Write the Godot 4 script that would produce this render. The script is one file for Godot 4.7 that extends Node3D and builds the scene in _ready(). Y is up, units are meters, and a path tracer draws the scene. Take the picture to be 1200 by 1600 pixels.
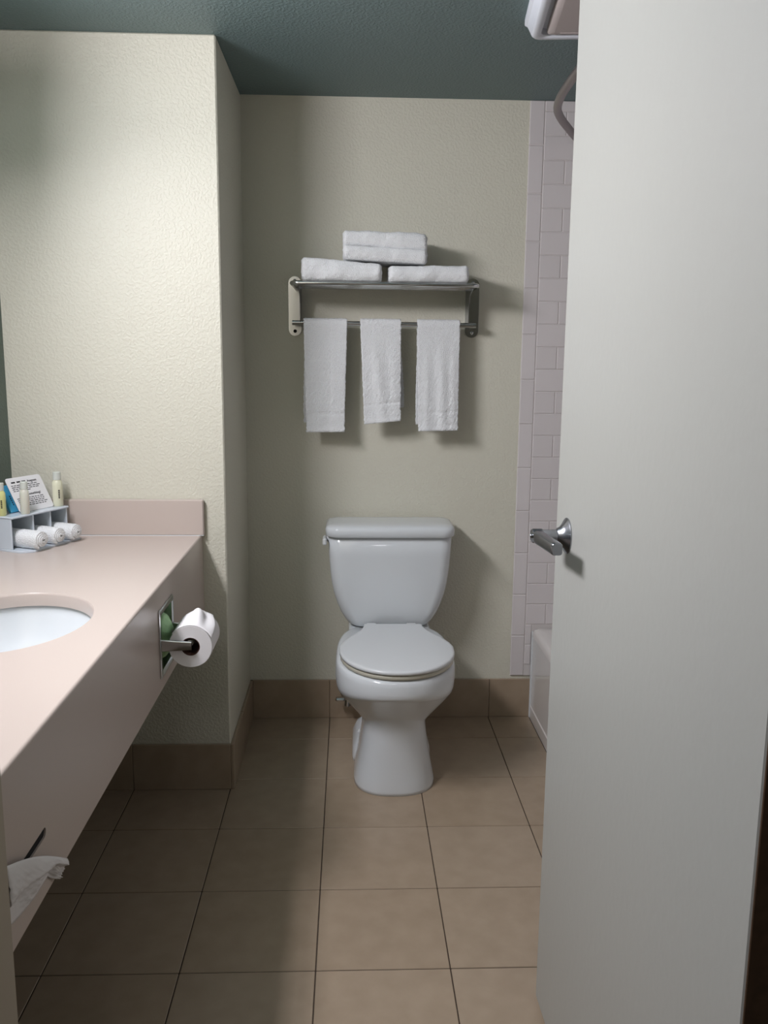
extends Node3D
# Hotel bathroom seen from its doorway. World: x right, y up, depth d goes into the room (z = -d), metres.

var M := {}

# ---------------------------------------------------------------- setup
func _ready():
	# camera
	var cam := Camera3D.new()
	cam.name = "camera"
	cam.fov = 60.73
	cam.near = 0.02
	add_child(cam)
	var ya := 0.0399
	var pi_ := 0.1734
	var ro := 0.0097
	var fwd := P(sin(ya) * cos(pi_), -sin(pi_), cos(ya) * cos(pi_))
	var down := P(-sin(ya) * sin(pi_), -cos(pi_), -cos(ya) * sin(pi_))
	var right := P(cos(ya), 0, -sin(ya))
	var xa := right * cos(ro) - down * sin(ro)
	var da := right * sin(ro) + down * cos(ro)
	cam.transform = Transform3D(Basis(xa, -da, -fwd), P(0, 1.3578, 0))
	cam.current = true
	# surroundings and exposure
	var we := WorldEnvironment.new()
	we.name = "environment"
	var e := Environment.new()
	e.background_mode = Environment.BG_COLOR
	e.background_color = Color(0.05, 0.05, 0.05)
	e.tonemap_mode = Environment.TONE_MAPPER_LINEAR
	e.tonemap_exposure = 1.0
	e.sdfgi_enabled = true
	e.ssao_enabled = true
	e.ssil_enabled = true
	we.environment = e
	add_child(we)
	# lamps: the fluorescent fitting over the vanity (out of frame, upper left) and a lamp added for fill in the unseen hall behind the camera
	area_light("vanity_lamp_front", P(-0.888, 1.995, 1.555), Vector3(1, -0.18, 0), Vector2(0.80, 0.12), 2.5)
	area_light("vanity_lamp_below", P(-0.945, 1.915, 1.555), Vector3(0.25, -1, 0), Vector2(0.80, 0.07), 1.3)
	area_light("vanity_lamp_above", P(-0.945, 2.080, 1.555), Vector3(0.2, 1, 0), Vector2(0.80, 0.07), 1.4)
	area_light("hall_fill_lamp", P(-0.1, 2.17, -0.6), Vector3(0, -1, 0), Vector2(0.26, 0.26), 0.4)

	materials()
	room()
	vanity()
	door()
	bathtub()
	toilet()
	towel_rack()
	shelf_towels()
	hung_towels()
	ceiling_fan()
	shower_rod()
	light_fittings()
	amenities()
	paper_holder()
	tissue()

func area_light(called: String, at: Vector3, towards: Vector3, size: Vector2, energy: float):
	var l := AreaLight3D.new()
	l.name = called
	l.area_size = size
	l.area_normalize_energy = true
	l.light_energy = energy
	l.light_color = Color(0.99, 0.972, 1.0)
	l.area_range = 12.0
	l.area_attenuation = 2.0
	l.shadow_enabled = true
	add_child(l)
	var z := -towards.normalized()
	var x := Vector3(0, 0, 1)
	if absf(z.dot(x)) > 0.9:
		x = Vector3(1, 0, 0)
	x = (x - z * x.dot(z)).normalized()
	l.transform = Transform3D(Basis(x, z.cross(x), z), at)

# ---------------------------------------------------------------- helpers
func P(x: float, y: float, d: float) -> Vector3:
	return Vector3(x, y, -d)

class Geo:
	var v := PackedVector3Array()
	var g := PackedInt32Array()
	var n := 1
	func close(t: PackedVector3Array, s: PackedInt32Array):   # adds a closed shape with its faces turned outwards
		var vol := 0.0
		for i in range(0, t.size(), 3):
			vol += t[i].dot(t[i + 1].cross(t[i + 2]))
		for i in range(0, t.size(), 3):
			v.append(t[i])
			if vol > 0:
				v.append(t[i + 2])
				v.append(t[i + 1])
			else:
				v.append(t[i + 1])
				v.append(t[i + 2])
			g.append(s[i / 3])
	func mesh(off := Vector3.ZERO) -> ArrayMesh:
		var st := SurfaceTool.new()
		st.begin(Mesh.PRIMITIVE_TRIANGLES)
		for i in v.size():
			if i % 3 == 0:
				st.set_smooth_group(g[i / 3])
			st.add_vertex(v[i] - off)
		st.generate_normals()
		st.index()
		return st.commit()

func newell(r: PackedVector3Array) -> Vector3:
	var a := Vector3.ZERO
	for i in r.size():
		a += r[i].cross(r[(i + 1) % r.size()])
	return a

func cap(t: PackedVector3Array, s: PackedInt32Array, r: PackedVector3Array, want: Vector3, grp: int, fan: bool):
	if fan:
		var c := Vector3.ZERO
		for q in r:
			c += q
		c /= r.size()
		for i in r.size():
			var a := r[i]
			var b := r[(i + 1) % r.size()]
			if (a - c).cross(b - c).dot(want) < 0:
				t.append_array([c, b, a])
			else:
				t.append_array([c, a, b])
			s.append(grp)
		return
	var nn := newell(r).normalized()
	var u := (Vector3(0, 1, 0) if absf(nn.y) < 0.8 else Vector3(1, 0, 0)).cross(nn).normalized()
	var w := nn.cross(u)
	var p2 := PackedVector2Array()
	for q in r:
		p2.append(Vector2(q.dot(u), q.dot(w)))
	var ix := Geometry2D.triangulate_polygon(p2)
	for i in range(0, ix.size(), 3):
		var a := r[ix[i]]
		var b := r[ix[i + 1]]
		var c := r[ix[i + 2]]
		if (b - a).cross(c - a).dot(want) < 0:
			t.append_array([a, c, b])
		else:
			t.append_array([a, b, c])
		s.append(grp)

# skins a row of rings (equal counts); sharp: ring numbers where the shading breaks; loop: last ring joins the first
func loft(geo: Geo, rings: Array, sharp := [], loop := false, fan := true, flat_caps := true, strip := false):
	var t := PackedVector3Array()
	var s := PackedInt32Array()
	var n: int = rings[0].size()
	var m := rings.size()
	for i in (m if loop else m - 1):
		if i in sharp:
			geo.n += 1
		var a: PackedVector3Array = rings[i]
		var b: PackedVector3Array = rings[(i + 1) % m]
		for j in n:
			var k := (j + 1) % n
			t.append_array([a[j], a[k], b[k], a[j], b[k], b[j]])
			s.append(geo.n)
			s.append(geo.n)
	if strip:   # rings that run out along one side of a sheet and back along the other
		for e in 2:
			if flat_caps:
				geo.n += 1
			var a: PackedVector3Array = rings[0] if e == 0 else rings[m - 1]
			for j in n / 2 - 1:
				var q := [a[j], a[j + 1], a[n - 2 - j], a[n - 1 - j]]
				if e == 0:
					q.reverse()
				t.append_array([q[0], q[1], q[2], q[0], q[2], q[3]])
				s.append(geo.n)
				s.append(geo.n)
	elif not loop:
		if flat_caps:
			geo.n += 1
		cap(t, s, rings[0], -newell(rings[0]), geo.n, fan)
		if flat_caps:
			geo.n += 1
		cap(t, s, rings[m - 1], newell(rings[m - 1]), geo.n, fan)
	geo.n += 1
	geo.close(t, s)

# chamfered block
func block(geo: Geo, c: Vector3, size: Vector3, r := 0.0, b := Basis()):
	var h := size / 2
	r = minf(r, minf(h.x, minf(h.y, h.z)) * 0.9)
	var t := PackedVector3Array()
	var faces := []
	var pt := func(k: int, sg: Vector3) -> Vector3:
		var q := Vector3(h.x - r, h.y - r, h.z - r)
		q[k] = h[k]
		return q * sg
	for k in 3:
		var u := (k + 1) % 3
		var w := (k + 2) % 3
		for sk in [-1.0, 1.0]:
			var f := []
			for uv in [[-1, -1], [1, -1], [1, 1], [-1, 1]]:
				var sg := Vector3.ZERO
				sg[k] = sk
				sg[u] = uv[0]
				sg[w] = uv[1]
				f.append(pt.call(k, sg))
			faces.append(f)
		if r > 0:
			for uv in [[-1, -1], [1, -1], [1, 1], [-1, 1]]:
				var s1 := Vector3.ZERO
				s1[k] = -1
				s1[u] = uv[0]
				s1[w] = uv[1]
				var s2 := s1
				s2[k] = 1
				faces.append([pt.call(u, s1), pt.call(u, s2), pt.call(w, s2), pt.call(w, s1)])
	if r > 0:
		for sx in [-1, 1]:
			for sy in [-1, 1]:
				for sz in [-1, 1]:
					var sg := Vector3(sx, sy, sz)
					faces.append([pt.call(0, sg), pt.call(1, sg), pt.call(2, sg)])
	for f in faces:
		for i in range(1, f.size() - 1):
			var a: Vector3 = f[0]
			var bb: Vector3 = f[i]
			var cc: Vector3 = f[i + 1]
			if (bb - a).cross(cc - a).dot(a + bb + cc) > 0:   # clockwise from outside
				t.append_array([a, cc, bb])
			else:
				t.append_array([a, bb, cc])
	for i in range(0, t.size(), 3):
		for k in 3:
			geo.v.append(b * t[i + k] + c)
		geo.g.append(-1)

func span(geo: Geo, x0: float, x1: float, y0: float, y1: float, d0: float, d1: float, r := 0.0):
	block(geo, P((x0 + x1) / 2, (y0 + y1) / 2, (d0 + d1) / 2), Vector3(x1 - x0, y1 - y0, d1 - d0), r)

func circle(c: Vector3, u: Vector3, w: Vector3, r: float, n: int, r2 := -1.0) -> PackedVector3Array:
	var o := PackedVector3Array()
	for i in n:
		var a := TAU * i / n
		o.append(c + u * cos(a) * r + w * sin(a) * (r if r2 < 0 else r2))
	return o

func tube(geo: Geo, pts: Array, r: float, n := 14, r_end := -1.0):
	var rings := []
	var side := Vector3.ZERO
	for i in pts.size():
		var dir: Vector3 = (pts[mini(i + 1, pts.size() - 1)] - pts[maxi(i - 1, 0)]).normalized()
		if side == Vector3.ZERO:
			side = (Vector3(0, 1, 0) if absf(dir.y) < 0.9 else Vector3(1, 0, 0)).cross(dir).normalized()
		side = (side - dir * side.dot(dir)).normalized()
		var rr := r if r_end < 0 else lerpf(r, r_end, float(i) / (pts.size() - 1))
		rings.append(circle(pts[i], side, dir.cross(side), rr, n))
	loft(geo, rings)

func smooth_path(pts: Array, step := 6) -> Array:
	var c := Curve3D.new()
	for i in pts.size():
		var t: Vector3 = (pts[mini(i + 1, pts.size() - 1)] - pts[maxi(i - 1, 0)]) / 6.0
		c.add_point(pts[i], -t, t)
	var o := []
	for i in pts.size() - 1:
		for k in step:
			o.append(c.sample(i, float(k) / step))
	o.append(pts[-1])
	return o

# turned shape: profile of (radius, along) pairs about an axis
func lathe(geo: Geo, at: Vector3, axis: Vector3, prof: Array, n := 28, sharp := [], loop := false):
	var z := axis.normalized()
	var u := (Vector3(0, 1, 0) if absf(z.y) < 0.9 else Vector3(1, 0, 0)).cross(z).normalized()
	var w := z.cross(u)
	var rings := []
	for q in prof:
		rings.append(circle(at + z * q[1], u, w, q[0], n))
	loft(geo, rings, sharp, loop)

func rrect(w: float, h: float, r: float, seg := 5) -> PackedVector2Array:
	var o := PackedVector2Array()
	for q in [[1, 1, 0], [-1, 1, 1], [-1, -1, 2], [1, -1, 3]]:
		for i in seg + 1:
			var a: float = PI / 2 * (q[2] + float(i) / seg)
			o.append(Vector2(q[0] * (w / 2 - r) + cos(a) * r, q[1] * (h / 2 - r) + sin(a) * r))
	return o

# closed outline in (x, d) at height y, wide hw about cx, reaching front and back of cd
func egg(y: float, cx: float, cd: float, hw: float, front: float, back: float, n := 2.2, cnt := 56, nb := -1.0) -> PackedVector3Array:
	var o := PackedVector3Array()
	for i in cnt:
		var a := TAU * i / cnt
		var e := n if sin(a) < 0 or nb < 0 else nb
		var x := cx + hw * signf(cos(a)) * pow(absf(cos(a)), 2.0 / e)
		var k := pow(absf(sin(a)), 2.0 / e)
		o.append(P(x, y, cd - k * (cd - front) if sin(a) < 0 else cd + k * (back - cd)))
	return o

func flat_ring(p2: PackedVector2Array, y: float, cx: float, cd: float, s := 1.0) -> PackedVector3Array:
	var o := PackedVector3Array()
	for q in p2:
		o.append(P(cx + q.x * s, y, cd + q.y * s))
	return o

func numbered(called: String) -> String:
	if not has_node(called):
		return called
	var i := 1
	while has_node("%s_%03d" % [called, i]):
		i += 1
	return "%s_%03d" % [called, i]

func origin_of(n: Node) -> Vector3:
	var o := Vector3.ZERO
	while n != self:
		o += n.position
		n = n.get_parent()
	return o

func obj(called: String, geo: Geo, mat: Material, parent: Node = self) -> MeshInstance3D:
	var o := MeshInstance3D.new()
	o.name = numbered(called) if parent == self else called
	var off := Vector3.ZERO
	if parent == self:
		var bb := AABB(geo.v[0], Vector3.ZERO)
		for q in geo.v:
			bb = bb.expand(q)
		off = Vector3(bb.get_center().x, bb.position.y, bb.get_center().z)
		o.position = off
	else:
		off = origin_of(parent)
	o.mesh = geo.mesh(off)
	o.material_override = mat
	o.cast_shadow = GeometryInstance3D.SHADOW_CASTING_SETTING_ON
	parent.add_child(o, true)
	return o

func tag(o: Node, label: String, category := "", group := "", kind := "") -> Node:
	o.set_meta("label", label)
	if category:
		o.set_meta("category", category)
	if group:
		o.set_meta("group", group)
	if kind:
		o.set_meta("kind", kind)
	return o

func thing(called: String, label: String, category: String, at: Vector3, group := "") -> Node3D:
	var o := Node3D.new()
	o.name = numbered(called)
	o.position = at
	add_child(o)
	tag(o, label, category, group)
	return o

func struct(called: String, geo: Geo, mat: Material, label: String, category: String) -> MeshInstance3D:
	var o := obj(called, geo, mat)
	tag(o, label, category, "", "structure")
	return o

# ---------------------------------------------------------------- materials
func noise_image(size: int, freq: float, octaves: int, sd: int, kind := FastNoiseLite.TYPE_SIMPLEX_SMOOTH) -> Image:
	var n := FastNoiseLite.new()
	n.noise_type = kind
	n.frequency = freq
	n.fractal_octaves = octaves
	n.fractal_type = FastNoiseLite.FRACTAL_FBM
	n.seed = sd
	return n.get_seamless_image(size, size)

func tint_texture(size: int, freq: float, octaves: int, sd: int, a: Color, b: Color, power := 1.0) -> ImageTexture:
	var im := noise_image(size, freq, octaves, sd)
	var o := Image.create(size, size, false, Image.FORMAT_RGB8)
	for y in size:
		for x in size:
			o.set_pixel(x, y, a.lerp(b, pow(im.get_pixel(x, y).r, power)))
	return ImageTexture.create_from_image(o)

func mat(called: String, c: Color, rough := 0.5, metal := 0.0) -> StandardMaterial3D:
	var m := StandardMaterial3D.new()
	m.resource_name = called
	m.albedo_color = c
	m.roughness = rough
	m.metallic = metal
	M[called] = m
	return m

func relief(m: StandardMaterial3D, t: Texture2D, centimetres: float, per_metre: float):
	m.heightmap_enabled = true
	m.heightmap_texture = t
	m.heightmap_scale = centimetres
	m.uv1_triplanar = true
	m.uv1_world_triplanar = true
	m.uv1_scale = Vector3.ONE * per_metre

func coloured(m: StandardMaterial3D, t: Texture2D, per_metre: float):
	m.albedo_texture = t
	m.albedo_color = Color.WHITE
	m.uv1_triplanar = true
	m.uv1_world_triplanar = true
	m.uv1_scale = Vector3.ONE * per_metre

func materials():
	# sprayed plaster: flattened blobs over fine grain
	var a := noise_image(512, 0.028, 2, 11)
	var b := noise_image(512, 0.11, 2, 12)
	for y in 512:
		for x in 512:
			var k := a.get_pixel(x, y).r
			k = smoothstep(0.38, 0.68, k) * 0.8 + b.get_pixel(x, y).r * 0.2
			a.set_pixel(x, y, Color(k, k, k))
	var plaster := ImageTexture.create_from_image(a)
	var terry := ImageTexture.create_from_image(noise_image(256, 0.16, 2, 21))
	var w := mat("cream plaster", Color(0.812, 0.805, 0.745), 0.5)
	relief(w, plaster, 0.05, 5.6)
	var c := mat("teal ceiling paint", Color(0.41, 0.485, 0.485), 0.55)
	relief(c, plaster, 0.09, 5.6)
	var gw := mat("dark green wall paint", Color(0.40, 0.455, 0.42), 0.6)
	relief(gw, plaster, 0.05, 5.6)
	for i in 3:
		var base := Color(0.625, 0.555, 0.47).lightened(0.018 * i)
		var ft := mat("beige stone tile %d" % i, Color.WHITE, 0.32)
		coloured(ft, tint_texture(256, 0.02, 4, 31 + i, base.darkened(0.045), base.lightened(0.035)), 2.1)
	mat("dark grout", Color(0.24, 0.20, 0.16), 0.9)
	mat("white wall tile", Color(0.83, 0.81, 0.81), 0.16)
	mat("white wall tile warm", Color(0.82, 0.80, 0.80), 0.2)
	mat("white grout", Color(0.80, 0.78, 0.77), 0.8)
	var st := mat("pink beige solid surface", Color.WHITE, 0.28)
	var sp := tint_texture(512, 0.25, 2, 41, Color(0.735, 0.68, 0.645), Color(0.775, 0.73, 0.70))
	coloured(st, sp, 5.0)
	mat("white china", Color(0.83, 0.85, 0.86), 0.08)
	mat("white plastic", Color(0.84, 0.855, 0.86), 0.28)
	mat("cream plastic", Color(0.74, 0.73, 0.67), 0.35)
	mat("tub enamel", Color(0.86, 0.845, 0.83), 0.15)
	var ch := mat("chrome", Color(0.80, 0.81, 0.81), 0.17, 1.0)
	ch.metallic_specular = 0.6
	mat("satin chrome", Color(0.60, 0.61, 0.63), 0.27, 1.0)
	mat("rod metal", Color(0.60, 0.57, 0.57), 0.42, 0.9)
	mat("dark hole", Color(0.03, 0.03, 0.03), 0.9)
	var tw := mat("white terry", Color(0.91, 0.92, 0.925), 0.95)
	tw.rim_enabled = true
	tw.rim = 0.35
	relief(tw, terry, 0.30, 7.0)
	var te := mat("white woven hem", Color(0.87, 0.875, 0.895), 0.9)
	relief(te, terry, 0.05, 20.0)
	var dm := mat("painted door", Color(0.645, 0.65, 0.63), 0.38)
	relief(dm, ImageTexture.create_from_image(noise_image(256, 0.05, 3, 51)), 0.02, 3.0)
	mat("jamb paint", Color(0.67, 0.63, 0.56), 0.5)
	var wd := mat("dark brown door edge", Color.WHITE, 0.6)
	coloured(wd, tint_texture(128, 0.05, 3, 61, Color(0.27, 0.20, 0.14), Color(0.36, 0.275, 0.20)), 6.0)
	mat("white fan plastic", Color(0.85, 0.87, 0.90), 0.35)
	mat("shaded fan grille", Color(0.72, 0.68, 0.67), 0.5)  # white grille toned grey for the shade under the fan
	mat("tray acrylic", Color(0.80, 0.835, 0.87), 0.15)
	mat("card stock", Color(0.90, 0.90, 0.91), 0.6)
	mat("black print", Color(0.10, 0.10, 0.12), 0.7)
	var bl := mat("clear bottle plastic", Color(0.83, 0.83, 0.78), 0.2)
	bl.subsurf_scatter_enabled = true
	bl.subsurf_scatter_strength = 0.2
	mat("cream lotion", Color(0.86, 0.86, 0.76), 0.3)
	mat("yellow gel", Color(0.84, 0.84, 0.58), 0.25)
	mat("frosted cap", Color(0.80, 0.82, 0.79), 0.35)
	mat("blue carton", Color(0.26, 0.60, 0.75), 0.4)
	mat("toilet paper", Color(0.90, 0.895, 0.90), 0.9)
	mat("cardboard core", Color(0.33, 0.22, 0.18), 0.9)
	var gp := mat("bumpy green", Color(0.66, 0.82, 0.62), 0.5)
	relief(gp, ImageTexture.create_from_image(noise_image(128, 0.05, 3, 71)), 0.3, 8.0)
	var ts := mat("tissue sheet", Color(0.90, 0.885, 0.88), 0.9)
	ts.backlight_enabled = true
	ts.backlight = Color(0.35, 0.35, 0.35)
	var lamp := mat("lamp diffuser", Color(0.95, 0.95, 0.93), 0.4)
	lamp.emission_enabled = true
	lamp.emission = Color(0.99, 0.972, 1.0)
	lamp.emission_energy_multiplier = 1.2
	mat("carpet", Color(0.34, 0.30, 0.26), 1.0)
	mat("hall paint", Color(0.72, 0.70, 0.62), 0.7)

# ---------------------------------------------------------------- room shell
const XL := -1.0054
const XR := -0.3746
const DF := 2.6217
const DB := 3.1807
const HC := 2.237
const TUBX := 0.6955
const T := 0.3048

func room():
	var g := Geo.new()
	span(g, XL - 0.12, XL, 0, HC, 0.78, DF)
	struct("wall_left", g, M["dark green wall paint"], "dark green painted wall edge at the far left beside the cream wall", "wall")
	g = Geo.new()
	span(g, XL - 0.12, XR, 0, HC, DF, DB + 0.12, 0.004)
	struct("wall_corner", g, M["cream plaster"], "cream textured wall block jutting out at left behind the counter", "wall")
	g = Geo.new()
	span(g, XR, 1.57, 0, HC, DB, DB + 0.12)
	var back := struct("wall_back", g, M["cream plaster"], "cream textured back wall behind the toilet with white tile at its right", "wall")
	g = Geo.new()
	span(g, 1.45, 1.57, 0, HC, 0.78, DB)
	struct("wall_right", g, M["white wall tile"], "white wall at the far side of the bathtub", "wall")
	g = Geo.new()
	span(g, 0.80, 1.45, 0, HC, 0.90, 1.60)
	struct("wall_tub", g, M["cream plaster"], "cream wall block at the near end of the bathtub behind the door", "wall")
	g = Geo.new()
	span(g, -1.5, -0.42, 0, HC, 0.78, 0.90)
	span(g, 0.50, 1.8, 0, HC, 0.78, 0.90)
	span(g, -0.42, 0.50, 2.08, HC, 0.78, 0.90)
	struct("wall_front", g, M["hall paint"], "wall around the bathroom doorway nearest the camera", "wall")
	g = Geo.new()
	span(g, -0.42, -0.3785, 0, 2.08, 0.775, 0.905, 0.003)
	struct("trim_1", g, M["jamb paint"], "pale door jamb at the lower left edge of the picture", "door jamb")
	g = Geo.new()
	span(g, 0.475, 0.50, 0, 2.08, 0.775, 0.905, 0.003)
	span(g, -0.3785, 0.475, 2.045, 2.08, 0.775, 0.905, 0.003)
	struct("trim_2", g, M["jamb paint"], "door jamb and head on the hinge side of the doorway", "door jamb")
	g = Geo.new()
	span(g, -1.6, -1.5, 0, HC, -1.3, 0.9)
	span(g, 1.8, 1.9, 0, HC, -1.3, 0.9)
	span(g, -1.6, 1.9, 0, HC, -1.4, -1.3)
	struct("wall_hall", g, M["hall paint"], "plain walls of the entrance hall behind the camera", "wall")
	g = Geo.new()
	span(g, -1.6, 1.9, HC, HC + 0.12, -1.4, DB + 0.12)
	struct("ceiling", g, M["teal ceiling paint"], "dark teal textured ceiling over the whole bathroom", "ceiling")
	# floor: grout bed with one mesh per tile
	g = Geo.new()
	span(g, -1.6, 1.9, -0.12, -0.0018, -1.4, DB + 0.12)
	var fl := struct("floor", g, M["dark grout"], "beige stone tile floor with thin dark joints", "floor")
	g = Geo.new()
	span(g, -1.5, 1.8, -0.0018, 0.004, -1.3, 0.775)
	obj("carpet", g, M["carpet"], fl)
	var rng := RandomNumberGenerator.new()
	rng.seed = 5
	var shared := {}
	for i in range(-3, 5):
		for j in range(-4, 3):
			var x0 := maxf(-0.0735 + j * T, XL)
			var x1 := minf(-0.0735 + (j + 1) * T, TUBX)
			var d0 := maxf(1.7637 + i * T, 0.78)
			var d1 := minf(1.7637 + (i + 1) * T, DB)
			tile(fl, "floor_tile", P((x0 + x1) / 2, -0.004, (d0 + d1) / 2), Vector3(x1 - x0 - 0.0026, 0.008, d1 - d0 - 0.0026), 0.0012, M["beige stone tile %d" % rng.randi_range(0, 2)], shared)
	# tile baseboards, 0.152 high
	var hb := 0.152
	var bb := Geo.new()
	span(bb, XR, TUBX, 0, hb - 0.002, DB - 0.003, DB)
	var b1 := struct("baseboard_back", bb, M["dark grout"], "beige tile baseboard along the back wall behind the toilet", "baseboard")
	var cuts := [XR + 0.009, -0.0744, 0.2304, 0.538, TUBX]
	for i in 4:
		tile(b1, "baseboard_tile", P((cuts[i] + cuts[i + 1]) / 2, hb / 2, DB - 0.005), Vector3(cuts[i + 1] - cuts[i] - 0.0012, hb, 0.010), 0.0015, M["beige stone tile %d" % (i % 3)], shared)
	bb = Geo.new()
	span(bb, XR, XR + 0.003, 0, hb - 0.002, DF, DB)
	var b2 := struct("baseboard_side", bb, M["dark grout"], "beige tile baseboard on the short side wall left of the toilet", "baseboard")
	for q in [[DF - 0.009, 2.875], [2.875, DB - 0.01]]:
		tile(b2, "baseboard_tile", P(XR + 0.005, hb / 2, (q[0] + q[1]) / 2), Vector3(0.010, hb, q[1] - q[0] - 0.002), 0.0015, M["beige stone tile 1"], shared)
	bb = Geo.new()
	span(bb, XL, XR, 0, hb - 0.002, DF - 0.003, DF)
	var b3 := struct("baseboard_corner", bb, M["dark grout"], "shaded tile baseboard under the vanity counter", "baseboard")
	cuts = [XL, -0.683, XR]
	for i in 2:
		tile(b3, "baseboard_tile", P((cuts[i] + cuts[i + 1]) / 2, hb / 2, DF - 0.005), Vector3(cuts[i + 1] - cuts[i] - 0.0012, hb, 0.010), 0.0015, M["beige stone tile %d" % i], shared)
	# white wall tile of the tub surround
	g = Geo.new()
	span(g, 0.6165, 1.45, 0.166, HC - 0.002, DB - 0.0055, DB)
	obj("tile_bed", g, M["white grout"], back)
	for k in 13:
		var y0 := 0.1649 + 0.1605 * k
		var y1 := minf(y0 + 0.1605, HC)
		tile(back, "bullnose_tile", P(0.6417, (y0 + y1) / 2, DB - 0.0042), Vector3(0.0515, y1 - y0 - 0.0016, 0.0084), 0.0028, M["white wall tile" if k % 3 else "white wall tile warm"], shared)
	for k in range(-2, 24):
		var y0 := maxf(0.3692 + 0.0797 * k, 0.1665)
		var y1 := minf(0.3692 + 0.0797 * (k + 1), HC)
		if y1 - y0 < 0.012:
			continue
		var x := 0.6683 - (0.0762 if k % 2 == 0 else 0.0)
		while x < 1.44:
			var xa := maxf(x, 0.6683)
			var xb := minf(x + 0.1524, 1.449)
			if k < 0:
				xb = minf(xb, TUBX - 0.002)
			if xb - xa > 0.01:
				tile(back, "wall_tile", P((xa + xb) / 2, (y0 + y1) / 2, DB - 0.004), Vector3(xb - xa - 0.0018, y1 - y0 - 0.0018, 0.008), 0.0022, M["white wall tile" if rng.randf() < 0.7 else "white wall tile warm"], shared)
			if k < 0:
				break
			x += 0.1524

func tile(parent: Node, called: String, at: Vector3, size: Vector3, r: float, m: Material, shared: Dictionary):
	var key := "%.4f %.4f %.4f" % [size.x, size.y, size.z]
	if not shared.has(key):
		var g := Geo.new()
		block(g, Vector3.ZERO, size, r)
		shared[key] = g.mesh()
	var o := MeshInstance3D.new()
	o.name = called
	o.mesh = shared[key]
	o.material_override = m
	o.position = at - origin_of(parent)
	parent.add_child(o, true)

# ---------------------------------------------------------------- vanity
const CX := -0.4465
const CY := 0.828

func csg(geo: Geo, op := CSGShape3D.OPERATION_UNION) -> CSGMesh3D:
	var c := CSGMesh3D.new()
	c.mesh = geo.mesh()
	c.operation = op
	return c

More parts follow.
